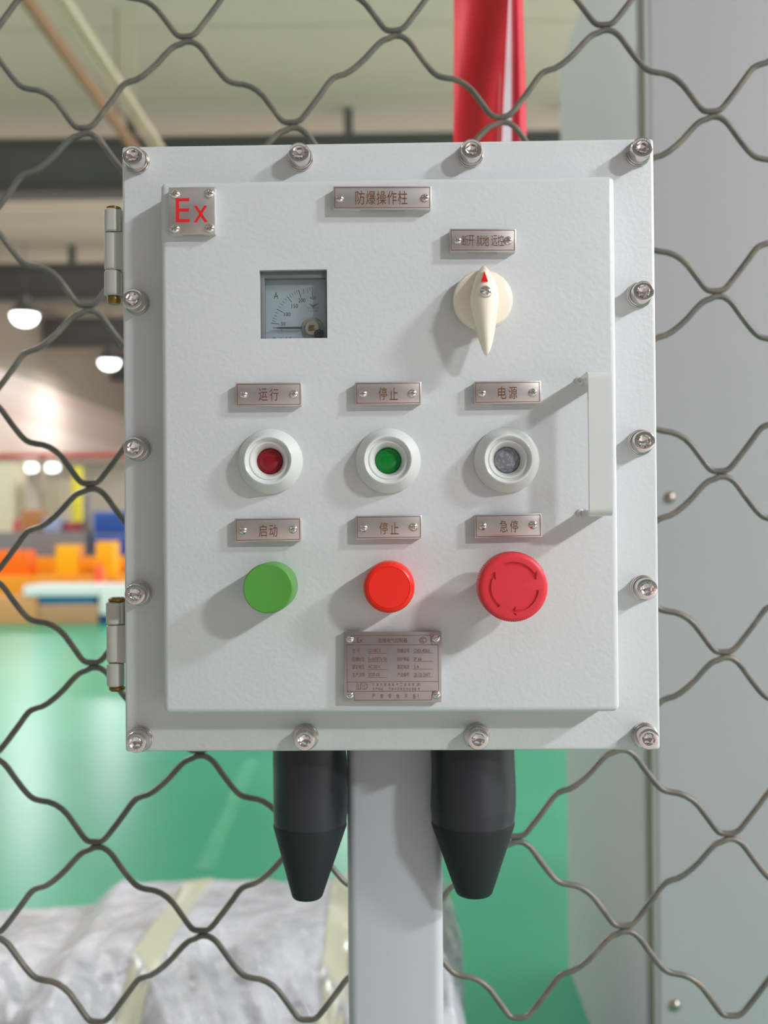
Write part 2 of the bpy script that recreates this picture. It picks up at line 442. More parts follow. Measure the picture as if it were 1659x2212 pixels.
o = obj('red_canister', lathe([(0.0, 0), ((x1-x0)/2, 0), ((x1-x0)/2, zc*0.82), ((x1-x0)*0.3, zc*0.93), ((x1-x0)*0.16, zc*0.95), ((x1-x0)*0.16, zc), (0, zc)], 20, 'z'), mat('red_canister_paint', (240, 84, 44), 0.4), None, ((x0+x1)/2, YO-0.2, 0))
tag(o, 'tall red canister standing before the orange workbench', 'canister')
# carton, pallet and white foam block in front
YC = 10.0
far_box('cardboard_carton', 'brown cardboard carton under the picture left workbench end', 'carton', (-60, 1290, 80, 1345), YC+0.05, 0.5, (206, 150, 98), floor=0)
o = far_box('wooden_crate', 'low brown crate carrying the blue tray', 'crate', (82, 1306, 212, 1340), YC+0.05, 0.5, (184, 140, 104), floor=0)
zt2 = at(100, 1306, YC+0.05).z
o = far_box('blue_tray', 'blue tray on the low brown crate', 'tray', (84, 1288, 205, 1306), YC+0.07, 0.4, (14, 116, 164), floor=zt2)
zt3 = at(100, 1288, YC+0.07).z
far_box('foam_sheet', 'white foam sheet lying on the blue tray', 'sheet', (50, 1265, 212, 1288), YC+0.03, 0.5, (226, 230, 230), floor=zt3)
far_box('pallet', 'dark blue pallet under the white foam block', 'pallet', (216, 1328, 290, 1348), YC+0.05, 0.5, (30, 66, 130), floor=0)
far_box('foam_block', 'white foam block on the dark blue pallet', 'block', (214, 1264, 290, 1328), YC+0.05, 0.45, (228, 230, 230), floor=at(250, 1328, YC+0.05).z)

# worn path line on the floor
a = onz(545, 1640, 0.0); b = onz(440, 1880, 0.0)
bm = bmesh.new()
d = (b-a).normalized(); nn = Vector((-d.y, d.x, 0))*0.03
vs = [bm.verts.new(Vector((p.x, p.y, z))) for p in (a+nn, b+nn, b-nn, a-nn) for z in (0.0, 0.0015)]
bm.faces.new([vs[i] for i in (1, 3, 5, 7)]); bm.faces.new([vs[i] for i in (0, 6, 4, 2)])
for i in range(4):
    j = (i+1) % 4; bm.faces.new((vs[2*i], vs[2*j], vs[2*j+1], vs[2*i+1]))
o = obj('floor_tape', bm, mat('worn_tape', (88, 166, 136), 0.4, noise=(20, (62, 160, 124), 0.35, 0.55)), smooth=0)
tag(o, 'worn pale tape strip stuck on the green floor', 'tape')

# ------------------------------------------------------------------ plastic covered pile behind the mesh
def pile_z(x, y):
    u = (x+0.9)/1.0
    base = 0.335 + 0.02*math.sin(3.1*x+0.8)
    base -= 0.045*max(0.0, min(1.0, (-0.57-x)/0.06))               # lower to the left
    # folds fanning down towards the front
    t = max(0.0, min(1.0, (1.18-y)/0.5))
    ph = 34*x + 16*y + 2.2*math.sin(5*x)
    base += (0.3+0.7*t)*(0.014*math.sin(9*x+4*y) + 0.010*math.sin(23*x-11*y) + 0.007*math.sin(41*x+17*y+1.3) + 0.005*math.sin(63*x+40*y))
    base += t*(0.036*math.sin(ph) + 0.022*math.sin(2.3*ph+1) + 0.011*math.sin(4.7*ph))
    base -= 0.17*t**1.6
    # rim falls
    def fall(d): return max(0.0, min(1.0, d/0.07))
    e = min(fall(0.115-x+0.03*math.sin(14*y)), fall(1.50-y+0.02*math.sin(7*x)), fall(y-0.42), fall(x+1.75))
    return base*(e**0.55)
NX, NY = 260, 150
bm = bmesh.new(); g = []
for j in range(NY+1):
    row = []
    for i in range(NX+1):
        x = -1.75 + 1.87*i/NX; y = 0.42 + 1.08*j/NY
        row.append(bm.verts.new((x, y, max(0.002, pile_z(x, y)))))
    g.append(row)
for j in range(NY):
    for i in range(NX):
        bm.faces.new((g[j][i], g[j][i+1], g[j+1][i+1], g[j+1][i]))
rim = g[0] + [r[-1] for r in g[1:]] + g[-1][-2::-1] + [r[0] for r in g[-2:0:-1]]
bm.faces.new(rim[::-1])
PL = mat('wrinkled_plastic_sheet', (212, 211, 221), 0.11, spec=1.0, bump=(22, 0.03, 0.9, 6), noise=(7, (178, 177, 184), 0.4, 0.65))
pile = empty('covered_pile', (-0.8, 1.0, 0))
tag(pile, 'low pile wrapped in wrinkled clear white plastic film on the green floor', 'pile')
obj('plastic_film', bm, PL, pile, (0, 0, 0), smooth=80)
def strip(name, path, wd, m):
    bm = bmesh.new(); rows = []
    for (x, y), (dx, dy) in path:
        rows.append([bm.verts.new((x+dx*s, y+dy*s, pile_z(x+dx*s, y+dy*s)+dz)) for s in (-wd/2, -wd/6, wd/6, wd/2) for dz in (-0.004, 0.003)])
    for a, b in zip(rows, rows[1:]):
        for k in range(3):
            bm.faces.new((a[2*k+1], a[2*k+3], b[2*k+3], b[2*k+1])); bm.faces.new((a[2*k], b[2*k], b[2*k+2], a[2*k+2]))
        bm.faces.new((a[0], a[1], b[1], b[0])); bm.faces.new((a[6], b[6], b[7], a[7]))
    bm.faces.new((rows[0][0], rows[0][2], rows[0][4], rows[0][6], rows[0][7], rows[0][5], rows[0][3], rows[0][1]))
    return obj(name, bm, m, pile, (0, 0, 0), smooth=80, label='yellowish packing tape strip')
TP = mat('packing_tape', (208, 206, 184), 0.25)
strip('packing_tape', [((-0.405-0.05*(1-k/40), 0.62+0.86*k/40), (1, 0)) for k in range(41)], 0.05, TP)
strip('packing_tape', [((-0.12+0.02*(1-k/40), 0.62+0.86*k/40), (1, 0)) for k in range(41)], 0.04, TP)

# ------------------------------------------------------------------ grey cabinet on the right
CY0, CY1 = 0.985, 1.765
cx = at(1387, 1128, CY0).x; ctop = 2.12
cab = tag(empty('cabinet', (cx+0.5, CY0+0.4, 0)), 'tall pale grey sheet metal cabinet right of the control box', 'cabinet')
obj('cabinet_body', B((cx+0.5, (CY0+CY1)/2+0.004, ctop/2), (1.0, CY1-CY0, ctop), 0.004), M['cab'], cab)
gx = cx+0.002
obj('gasket', B((gx+0.49, CY0-0.0125, ctop/2), (0.98, 0.026, ctop-0.02), 0.002), M['gasket'], cab, label='olive rubber gasket strip')
dx = at(1411, 1128, CY0-0.058).x
dbm = B((dx+0.49, CY0-0.042, ctop/2), (0.98, 0.032, ctop-0.01), 0.006)
obj('cabinet_door', dbm, M['cab'], cab)
rv = None
for px, py in ((1447, 1075), (1458, 2172), (1438, -20)):
    a = at(px, py, CY0-0.0585)
    if rv is None:
        rv = obj('rivet', lathe([(0.0085, 0), (0.0085, 0.0015), (0.0065, 0.004), (0.003, 0.0055), (0, 0.006)], 24), M['rivet'], cab, a)
    else: dup(rv, cab, a)

# ------------------------------------------------------------------ wavy wire mesh
YM = 0.2
kpx = (YM-CAM.y)/FPX                           # metres per photo pixel in the plane of the mesh
O = at(850, 72, YM)
PA, PR = 455*kpx, 388*kpx
rot = math.radians(0.6)
def lat(a, b):                                  # lattice coordinates (along, up) in metres
    return (O.x + a*math.cos(rot) - b*math.sin(rot), YM, O.z + a*math.sin(rot) + b*math.cos(rot))
half_down = [(0, -6.0), (14, -6.2), (22, -9), (36, -20), (56, -50), (76, -77), (90, -92), (104, -98), (135, -103), (163, -121), (186, -153), (203, -178), (213, -187.6), (227, -188.4)]
half_up = [(12, 0.3), (23, 5), (36, 20), (66, 58), (88, 88), (100, 96), (125, 102), (159, 128), (188, 160), (203, 173), (216, 177)]
def smoothpts(pts, n=2):
    for _ in range(n):
        q = [pts[0]]
        for a, b in zip(pts, pts[1:]):
            q += [(a[0]*.75+b[0]*.25, a[1]*.75+b[1]*.25), (a[0]*.25+b[0]*.75, a[1]*.25+b[1]*.75)]
        q.append(pts[-1]); pts = q
    return pts
period = half_down + [(227+x, -188.4+y) for x, y in half_up]
bm = bmesh.new()
for row in range(-10, 9):                       # each row is one wavy wire; neighbours touch at the nodes
    shift = 0 if row % 2 == 0 else 227
    pts = []
    for k in range(-4, 5):
        pts += [(x+454*k+shift-454, y) for x, y in period]
    pts = smoothpts(pts, 1)
    P3 = []
    for i, (x, y) in enumerate(pts):
        q = lat(x*kpx, y*kpx + row*PR/2)
        P3.append((q[0], q[1]+0.0012*math.sin(x/227*PI+row*PI), q[2]))
    P3 = [p for p in P3 if -1.1 < p[0] < 1.15]
    if all(p[2] > 0.004 for p in P3): tube(bm, P3, 6.6*kpx, 8)
tag(obj('wire_mesh', bm, M['wire'], smooth=80), 'grey wavy wire mesh screen behind the control box', 'mesh screen')

# ------------------------------------------------------------------ red banner behind the mesh
YR = 0.42
def cloth(name, left, right, fold, m, parent, y0, nx=16, ny=40, zext=0.35, th=0.0015):
    bm = bmesh.new(); F = []; K = []
    for j in range(ny+1):
        t = j/ny
        py = -520 + t*(1240)                     # from above the picture to behind the box
        a, b = left(py), right(py)
        fr, bk = [], []
        for i in range(nx+1):
            s = i/nx
            p = at(a+(b-a)*s, py, y0)
            dy = fold(s, t)
            fr.append(bm.verts.new((p.x, y0-dy, p.z))); bk.append(bm.verts.new((p.x, y0-dy+th, p.z)))
        F.append(fr); K.append(bk)
    for j in range(ny):
        for i in range(nx):
            bm.faces.new((F[j][i], F[j][i+1], F[j+1][i+1], F[j+1][i])); bm.faces.new((K[j][i], K[j+1][i], K[j+1][i+1], K[j][i+1]))
        bm.faces.new((F[j][0], F[j+1][0], K[j+1][0], K[j][0])); bm.faces.new((F[j][nx], K[j][nx], K[j+1][nx], F[j+1][nx]))
    for i in range(nx):
        bm.faces.new((F[0][i], K[0][i], K[0][i+1], F[0][i+1])); bm.faces.new((F[ny][i], F[ny][i+1], K[ny][i+1], K[ny][i]))
    return obj(name, bm, m, parent, (0, 0, 0), smooth=80)
RED = mat('red_banner_cloth', (218, 48, 54), 0.55, bump=(700, 0.0002, 0.3))
RED2 = mat('red_banner_satin', (216, 40, 62), 0.5, bump=(700, 0.0002, 0.3))
WHT = mat('white_banner_lining', (244, 240, 250), 0.6)
ban = tag(empty('banner', (at(1057, 150, YR).x, YR, at(1057, 1000, YR).z)), 'folded red cloth banner with a white lining hanging behind the wire mesh', 'banner')
cloth('front_fold', lambda y: 980+0.0*y, lambda y: 1095-0.045*y, lambda s, t: 0.019*s**2.0+0.003*math.sin(7*s+5*t)+0.0025*math.sin(18*t+6*s), RED, ban, YR)
cloth('white_lining', lambda y: 1076, lambda y: 1103+0.004*y, lambda s, t: 0.002*s, WHT, ban, YR-0.012)
cloth('side_fold', lambda y: 1101+0.004*y, lambda y: 1130+0.024*y, lambda s, t: 0.008*math.sin(s*PI)+0.003*math.sin(14*t), RED2, ban, YR-0.004, nx=8)
bm = bmesh.new()
for k in range(46):
    py = 30+6.2*k; a = at(1083-0.02*py, py, YR-0.0165); b = at(1083-0.02*(py+3.6), py+3.6, YR-0.0165)
    tube(bm, [a, b], 0.0006, 5)
obj('stitching', bm, mat('stitch_thread', (214, 150, 150), 0.6), ban, (0, 0, 0), label='pale stitching line')

# ------------------------------------------------------------------ the control station
ZC = 1.05+0.0477                                # centre of the box
FW, FH = 0.3335, 0.3806
HP = 0.0235                                     # the raised panel stands this far out of the flange
st = tag(empty('control_station', (0, 0.08, 0)), 'pale grey explosion proof control box with gauge, switch and buttons on a grey post', 'control box')

# door flange
obj('door_flange', B((0, 0.006, ZC), (FW, 0.012, FH), 0.0022, 3), M['paint'], st)
obj('back_flange', B((0, 0.0195, ZC), (FW-0.004, 0.014, FH-0.004), 0.0015, 2), M['paint'], st)
obj('enclosure', B((0, 0.085, ZC), (FW-0.06, 0.118, FH-0.06), 0.006, 3), M['paint'], st)

# raised front panel with the meter opening
c = [U(350, 393, HP-0.003), U(1326, 384, HP-0.003), U(1337, 1537, HP-0.003), U(353, 1540, HP-0.003)]
px0 = (c[0][0]+c[3][0])/2; px1 = (c[1][0]+c[2][0])/2; pz1 = (c[0][1]+c[1][1])/2; pz0 = (c[2][1]+c[3][1])/2
pan = obj('front_panel', B(((px0+px1)/2, -HP/2+0.002, (pz0+pz1)/2), (px1-px0, HP+0.004, pz1-pz0), 0.0038, 4, edges=lambda e: all(v.co.y < 0 for v in e.verts) or abs(e.verts[0].co.y-e.verts[1].co.y) > 0.01), M['paint'], st)
wc = [U(560.2, 583.5, HP), U(705.8, 581.7, HP), U(707.4, 730.6, HP), U(561.7, 731.2, HP)]
wx0, wx1 = (wc[0][0]+wc[3][0])/2, (wc[1][0]+wc[2][0])/2
wz1, wz0 = (wc[0][1]+wc[1][1])/2, (wc[2][1]+wc[3][1])/2
cut(pan, B(((wx0+wx1)/2, -HP/2-0.001, (wz0+wz1)/2), (wx1-wx0, HP+0.0, wz1-wz0)))
# weld bead along the foot of the panel
bm = bmesh.new()
for a, b in (((px0, pz0), (px1, pz0)), ((px1, pz0), (px1, pz1)), ((px1, pz1), (px0, pz1)), ((px0, pz1), (px0, pz0))):
    n_ = 60
    tube(bm, [(a[0]+(b[0]-a[0])*k/n_+random.uniform(-.0003, .0003), -0.0002, a[1]+(b[1]-a[1])*k/n_+random.uniform(-.0003, .0003)) for k in range(n_+1)], 0.0022, 8)
obj('weld_bead', bm, M['paint'], st, (0, 0, 0), smooth=80)

# ---- socket head bolts
def bolt_head():
    bm = lathe([(0.0065, 0.0036), (0.0065, 0.0108), (0.0062, 0.0114), (0.0056, 0.0116), (0.0040, 0.0116)], 48)
    r0 = None
    top = [v for v in bm.verts if abs(-v.co.y-0.0116) < 1e-6 and math.hypot(v.co.x, v.co.z) < 0.0045]
    top.sort(key=lambda v: math.atan2(v.co.z, v.co.x))
    def hexr(a): return 0.0031/math.cos(((a+PI/6) % (PI/3)) - PI/6)
    def ring(h, k=1.0):
        return [bm.verts.new((k*hexr(math.atan2(v.co.z, v.co.x))*math.cos(math.atan2(v.co.z, v.co.x)), -h, k*hexr(math.atan2(v.co.z, v.co.x))*math.sin(math.atan2(v.co.z, v.co.x)))) for v in top]
    rs = [top, ring(0.0110), ring(0.0074), ring(0.0066, 0.45)]
    for a, b in zip(rs, rs[1:]):
        for i in range(48):
            j = (i+1) % 48; bm.faces.new((a[i], a[j], b[j], b[i]))
    cv = bm.verts.new((0, -0.0064, 0))
    for i in range(48): bm.faces.new((rs[-1][i], rs[-1][(i+1) % 48], cv))
    return bm
def marks_bm():
    bm = bmesh.new()
    for k, ch in enumerate('A2-70'):
        a = math.radians(-90 + (k-2)*17)
        def xf(p, a=a):
            t = a + PI/2
            x, z = p[0], p[2]-0.0050
            return (x*math.cos(t)-z*math.sin(t), p[1], x*math.sin(t)+z*math.cos(t))
        w_ = 0.0009 if ch != '-' else 0.0006
        hh = (0.0007 if ch != '-' else 0.00015)
        glyphs(bm, ch, -w_/2, w_/2, -hh, hh, -0.01163, 0.00003, xform=xf)
    return bm
def lock_washer():
    bm = lathe([(0.0045, 0.0016), (0.0072, 0.0016), (0.0074, 0.0019), (0.0074, 0.0033), (0.0071, 0.0036), (0.0045, 0.0036)], 48)
    return bm
bolt_px = [(285.7, 335), (645.6, 328.8), (1019.4, 321), (1387.8, 318),
           (1390.5, 628.7), (1392.7, 952.7), (1398, 1272.6), (1401.6, 1596.7),
           (1033, 1597.8), (657.6, 1599.6), (293.4, 1604.3), (291, 1284), (288.6, 967), (285.7, 645.3)]
proto = None
for k, (px, py) in enumerate(bolt_px):
    x, z = U(px, py, 0.0116)
    if proto is None:
        proto = obj('bolt', bolt_head(), M['steel'], st, (x, 0, z), smooth=30, label='stainless socket head bolt')
        obj('flat_washer', lathe([(0.0045, -0.0003), (0.0080, -0.0003), (0.0080, 0.0013), (0.0077, 0.0016), (0.0045, 0.0016)], 48), M['steel_dark'], proto, (x, 0, z))
        obj('lock_washer', lock_washer(), M['steel_dark'], proto, (x, 0, z))
        obj('marking', marks_bm(), M['steel_dark'], proto, (x, 0, z), smooth=0)
        b = proto
    else:
        b = dup(proto, st, (x, 0, z))
    b.rotation_euler = (0, random.uniform(0, 2*PI) if k else 0.3, 0)

# ---- cross head screws
def cross_screw(r, dome):
    bm = bmesh.new(); NR, NS = 14, 64; rings = []
    def hgt(x, z):
        q = math.hypot(x, z)/r
        h = dome*math.sqrt(max(0.0, 1-q*q*0.97))
        w_, l_ = 0.13*r, 0.52*r
        ca, sa = math.cos(0.6), math.sin(0.6)
        u_, v_ = x*ca+z*sa, -x*sa+z*ca
        a = min(abs(u_), abs(v_)); b = max(abs(u_), abs(v_))
        if b < l_:
            s = max(0.0, min(1.0, (w_*1.25-a)/(w_*0.5)))
            h -= s*dome*0.75*min(1.0, (l_-b)/(0.2*l_))
        return h
    for i in range(1, NR+1):
        rr = r*i/NR
        rings.append([bm.verts.new((rr*math.cos(2*PI*k/NS), -hgt(rr*math.cos(2*PI*k/NS), rr*math.sin(2*PI*k/NS)), rr*math.sin(2*PI*k/NS))) for k in range(NS)])
    rings.append([bm.verts.new((v.co.x, 0.0003, v.co.z)) for v in rings[-1]])
    cv = bm.verts.new((0, -hgt(0, 0), 0))
    for k in range(NS): bm.faces.new((cv, rings[0][k], rings[0][(k+1) % NS]))
    for a, b in zip(rings, rings[1:]):
        for k in range(NS):
            j = (k+1) % NS; bm.faces.new((a[k], a[j], b[j], b[k]))
    return bm
SCREW = {}
def screw(parent, x, y, z, r):
    key = round(r*2000)/2000
    if key not in SCREW:
        s = obj('screw', cross_screw(key, key*0.62), M['steel'], parent, (x, y, z), smooth=50)
        SCREW[key] = s
    else:
        s = dup(SCREW[key], parent, (x, y, z))
    s.rotation_euler = (0, random.uniform(0, PI/2), 0)
    return s

# ---- nameplates
PT = 0.0052                                     # plate and its standing pads
def plate(corners, label, texts=(), border=True, screws=(), sr=9.2, m='plate', em='engrave', frame=0.00032, red=False):
    h = HP+PT
    cs = [U(px, py, h) for px, py in corners]    # TL TR BR BL
    cx_ = sum(q[0] for q in cs)/4; cz_ = sum(q[1] for q in cs)/4
    wd = ((cs[1][0]-cs[0][0])+(cs[2][0]-cs[3][0]))/2; ht = ((cs[0][1]-cs[3][1])+(cs[1][1]-cs[2][1]))/2
    ang = math.atan2((cs[1][1]-cs[0][1])+(cs[2][1]-cs[3][1]), (cs[1][0]-cs[0][0])+(cs[2][0]-cs[3][0]))
    R_ = Matrix.Rotation(-ang, 3, 'Y')
    org = Vector((cx_, -HP, cz_))
    o = obj('nameplate', B((0, -PT+0.0006, 0), (wd, 0.0012, ht), 0.0004, 2, rot=R_), M[m], st, org, label=label)
    bm = bmesh.new()
    for s in (-1, 1): box(bm, R_ @ Vector((s*(wd/2-wd*0.14), -(PT-0.0012)/2+0.0001, 0)), (wd*0.27, PT-0.0010, ht-0.0006), 0.0004, 2, rot=R_)
    box(bm, R_ @ Vector((0, -(PT-0.0012)*0.75, 0)), (wd-0.002, (PT-0.0012)*0.5, ht-0.001), 0, rot=R_)
    obj('mounting_pad', bm, M['paint'], o, org)
    bm = bmesh.new(); ys = -h-0.00002
    if border:
        ins = border if isinstance(border, float) else 0.00095
        q = []
        for sx, sz in ((-1, 1), (1, 1), (1, -1), (-1, -1)):
            v = R_ @ Vector((sx*(wd/2-ins), 0, sz*(ht/2-ins))); q.append((v.x+cx_, v.z+cz_))
        for a, b in zip(q, q[1:]+q[:1]): line(bm, a, b, frame, ys)
    for body, x0, x1, y0, y1 in texts:
        a = U(x0, y1, h); b = U(x1, y0, h)
        glyphs(bm, body, a[0], b[0], a[1], b[1], ys, weight=0.0)
    if bm.verts:
        bmesh.ops.translate(bm, verts=bm.verts, vec=-org)
        obj('lettering' if texts else 'engraving', bm, M['red_paint' if red else em], o, org, smooth=0)
    else: bm.free()
    for px, py in screws:
        x, z = U(px, py, h+0.002); screw(o, x, -h, z, sr*0.28e-3)
    return o, h

plate([(364.1, 404.9), (463.9, 403.1), (465.2, 505.4), (364.8, 506)], 'square steel plate with red Ex lettering', [('E', 379.8, 409.4, 427.9, 480.3), ('x', 418.6, 448.5, 444, 480.3)],
      border=False, screws=[(376, 417), (451, 415.7), (375.7, 492.3), (451.6, 491.9)], sr=10.3, red=True)
plate([(719, 402), (931.7, 401.6), (932, 452), (720, 452.4)], 'wide title plate engraved 防爆操作柱',
      [(ch, 767.9+22.95*k, 767.9+22.95*k+20, 412, 442) for k, ch in enumerate('防爆操作柱')], screws=[(732.6, 426.7), (918.3, 425.5)])
plate([(971.3, 493.8), (1115.4, 494), (1114.3, 543.6), (971, 544)], 'plate engraved 断开 就地 远控 above the rotary switch',
      [(ch, x0, x0+13, 508, 531.5) for ch, x0 in zip('断开就地远控', (998, 1011.5, 1029.5, 1043, 1061.5, 1075.5))], screws=[(988.5, 517.4), (1098.8, 517.7)])
def two(a, b, x0, x1, y0, y1):
    wch = (x1-x0)*0.43
    return [(a, x0, x0+wch, y0, y1), (b, x1-wch, x1, y0, y1)]
plate([(508.5, 827.1), (651.4, 826), (652, 876.7), (509.2, 877.8)], 'plate engraved 运行 above the red lamp', two('运', '行', 558.8, 601.4, 839, 865.8), screws=[(524.4, 851.4), (633.6, 850.6)])
plate([(766.2, 825.3), (910, 824), (910.4, 873), (767.4, 875)], 'plate engraved 停止 above the green lamp', two('停', '止', 818, 859.4, 837, 864), screws=[(783, 849.8), (890.6, 849)])
plate([(1023.5, 824), (1168.3, 822), (1169, 871), (1024.8, 873)], 'plate engraved 电源 above the clear lamp', two('电', '源', 1076, 1116.8, 834.6, 862), screws=[(1040.8, 848.5), (1152.2, 847.3)])
plate([(506.7, 1120), (650.3, 1117.6), (651, 1169), (507.4, 1170.7)], 'plate engraved 启动 above the green button', two('启', '动', 559, 599, 1132.7, 1160), screws=[(523, 1146), (632.2, 1143.6)])
plate([(768.3, 1114.3), (910.9, 1112), (911.3, 1163.7), (768.7, 1165.4)], 'plate engraved 停止 above the red button', two('停', '止', 820, 861, 1128, 1154.4), screws=[(784.3, 1141), (893, 1138.8)])
plate([(1024.8, 1111.4), (1170.4, 1108.9), (1170.4, 1160), (1025.7, 1163)], 'plate engraved 急停 above the emergency stop button', two('急', '停', 1079.7, 1119, 1124, 1150), screws=[(1042.5, 1136.7), (1152.2, 1134)])

# data plate: local pixel coordinates of the crop (720 + u/5.925, 1320 + v/5.925)
q = lambda u, v: (720+u/5.925, 1320+v/5.925)
T = []
def put(body, u0, u1, v0, v1): 
    a = q(u0, v0); b = q(u1, v1); T.append((body, a[0], b[0], a[1], b[1]))
put('Ex', 306, 374, 337, 404); put('防爆电气控制箱', 578, 945, 345, 406)
rows = (508, 615, 715, 815)
for lab, v, u1 in zip(('型 号', '防爆标志', '额定电压', '生产日期'), rows, (340, 398, 398, 402)): put(lab, 246, u1, v-29, v+30)
for val, v, u1 in zip(('LD-NBC-S', 'ExdbⅡBT6 Gb', 'AC220 V', '2020-05'), rows, (604, 686, 600, 592)): put(val, 448, u1, v-26, v+20)
for lab, v in zip(('防爆证号', '防护等级', '额定电流', '产品编号'), rows): put(lab, 820, 972, v-29, v+28)
for val, v, u1 in zip(('CNEX.4006X', 'IP 66', '5 A', '20-120-20477'), rows, (1236, 1130, 1096, 1240)): put(val, 1034, u1, v-24, v+22)
for k, ch in enumerate('天津市隆鼎电气工程有限公司'): put(ch, 500+51*k-0, 532+51*k-8, 924, 962) if k < 12 else put(ch, 500+48.4*12, 1112, 924, 962)
for k, ch in enumerate('生产地址'): put(ch, 502+36*k, 530+36*k, 980, 1016)
for k, ch in enumerate('天津市西青区创业路1号'): put(ch, 706+37.5*k, (732 if ch != '1' else 716)+37.5*k, 980, 1016)
for k, ch in enumerate('严禁带电开盖'): put(ch, 497+104*k, 533+104*k, 1062, 1118)
put('!', 1082, 1090, 1064, 1114)
dp, h = plate([(742, 1363.9), (953, 1365.2), (954.6, 1516.6), (743.3, 1516.6)], 'large data plate with engraved table of ratings', T, border=False,
      screws=[q(208, 365), q(1313, 358), q(208, 1085), q(1320, 1080)], sr=9.4, m='plate_info')
bm = bmesh.new(); ys = -h-0.00002
V = lambda u, v: U(*q(u, v), h)
outline = [(262, 314), (1246, 310), (1248, 380), (1262, 430), (1340, 432), (1348, 1028), (1268, 1032), (1256, 1138), (272, 1142), (268, 1060), (262, 1030), (180, 1030), (170, 434), (250, 432), (262, 400)]
for a, b in zip(outline, outline[1:]+outline[:1]): line(bm, V(*a), V(*b), 0.00026, ys)
for a, b in (((170, 435), (1340, 430)), ((178, 908), (1346, 903)), ((180, 1030), (1348, 1024))): line(bm, V(*a), V(*b), 0.00026, ys)
for v in rows:
    line(bm, V(440, v+34), V(690, v+33), 0.0002, ys); line(bm, V(1022, v+30), V(1276, v+29), 0.0002, ys)
# the oval certification mark: an oval with three nested C shapes
def arc(cu, cv, ru, rv_, a0, a1, wd, n_=24):
    pts = [V(cu+ru*math.cos(math.radians(a0+(a1-a0)*k/n_)), cv-rv_*math.sin(math.radians(a0+(a1-a0)*k/n_))) for k in range(n_+1)]
    for a, b in zip(pts, pts[1:]): line(bm, a, b, wd, ys)
arc(1148, 372, 45, 38, 0, 360, 0.0003, 36)
for dx_ in (-16, -2, 14): arc(1148+dx_, 372, 15, 22, 50, 310, 0.00024, 12)
# line monogram: L, r and D drawn as parallel strokes
for off in (0, 14):
    for a, b in (((303+off, 918), (303+off, 1004-off*0.7)), ((303+off, 1004-off*0.7), (352, 1004-off*0.7)), ((352-off*0.4+2, 1000-off*0.7), (352-off*0.4+2, 918+off)),
                 ((352, 918+off), (410-off*0.3, 918+off)), ((374, 1004-off*0.7), (410, 1004-off*0.7))):
        line(bm, V(*a), V(*b), 0.0002, ys)
    arc(404, 961, 36-off*0.9, 43-off*0.9, -85, 85, 0.0002, 14)
line(bm, V(378, 950), V(412, 950), 0.0002, ys); line(bm, V(378, 950), V(378, 985), 0.0002, ys); line(bm, V(395, 972), V(412, 972), 0.0002, ys)
org = wloc(dp); bmesh.ops.translate(bm, verts=bm.verts, vec=-org)
obj('engraving', bm, M['engrave_pale'], dp, org, smooth=0, label='brown engraved frame lines and logos')

# ---- ammeter behind its glass
am_c = ((wx0+wx1)/2, -HP+0.001, (wz0+wz1)/2)
HD = 0.0150                                      # dial plane, in front of the flange
am = obj('ammeter', B((0, 0, 0), (wx1-wx0-0.0002, 0.004, wz1-wz0-0.0002)), M['dial'], st, (am_c[0], -HD+0.002, am_c[2]), smooth=0, label='square ammeter dial behind glass reading zero')
W8 = lambda u, v, hh=HD: U(540+u/8.295, 560+v/8.295, hh)
def amobj(name, bm, m, **k):
    o_ = wloc(am); bmesh.ops.translate(bm, verts=bm.verts, vec=-o_)
    return obj(name, bm, M[m], am, o_, **k)
bm = bmesh.new()
a = W8(150, 340, HD+0.004); b = W8(1420, 230, HD+0.004)
tb = W8(200, 352, HD+0.0045)[1]; lb = W8(262, 352, HD+0.0045)[0]
box(bm, ((wx0+wx1)/2, -HD-0.0025, (tb+wz1)/2), (wx1-wx0-0.0003, 0.005, wz1-tb), 0.0006, 2)
box(bm, ((wx0+lb)/2, -HD-0.0025, (wz0+wz1)/2), (lb-wx0, 0.0049, wz1-wz0-0.0004), 0.0006, 2)
rb = W8(1352, 352, HD+0.0045)[0]
box(bm, ((rb+wx1)/2, -HD-0.0025, (wz0+wz1)/2), (max(0.0006, wx1-rb), 0.0049, wz1-wz0-0.0004), 0.0003, 2)
amobj('bezel', bm, 'bezel')
ys = -HD-0.00003
bm = bmesh.new()
def tick(u0, v0, u1, v1, wd): line(bm, W8(u0, v0), W8(u1, v1), wd, ys)
for t_ in ((412, 1230, 520, 1230), (375, 1143, 522, 1163), (485, 896, 592, 955), (666, 664, 746, 770), (868, 550, 912, 688), (1112, 498, 1118, 655)): tick(*t_, 0.00032)
for t_ in ((398, 1103, 462, 1115), (412, 1056, 472, 1075), (430, 1003, 488, 1026), (450, 946, 506, 974), (515, 845, 553, 870), (548, 792, 588, 830), (583, 745, 622, 785), (625, 700, 655, 738),
           (708, 635, 740, 690), (750, 605, 780, 662), (792, 578, 816, 640), (832, 560, 850, 620), (955, 528, 968, 620), (1030, 510, 1038, 610), (1072, 500, 1078, 580)): tick(*t_, 0.00020)
amobj('scale', bm, 'ink', smooth=0)
bm = bmesh.new()
def num(s, u0, u1, v0, v1):
    a = W8(u0, v1); b = W8(u1, v0); glyphs(bm, s, a[0], b[0], a[1], b[1], ys)
num('50', 555, 636, 1125, 1190); num('100', 610, 726, 952, 1022); num('150', 746, 858, 800, 876); num('200', 870, 992, 702, 772); num('400', 1068, 1178, 664, 722); num('0', 555, 580, 1255, 1288)
num('A  ~  1.5', 400, 740, 1392, 1425)
amobj('numerals', bm, 'ink', smooth=0)
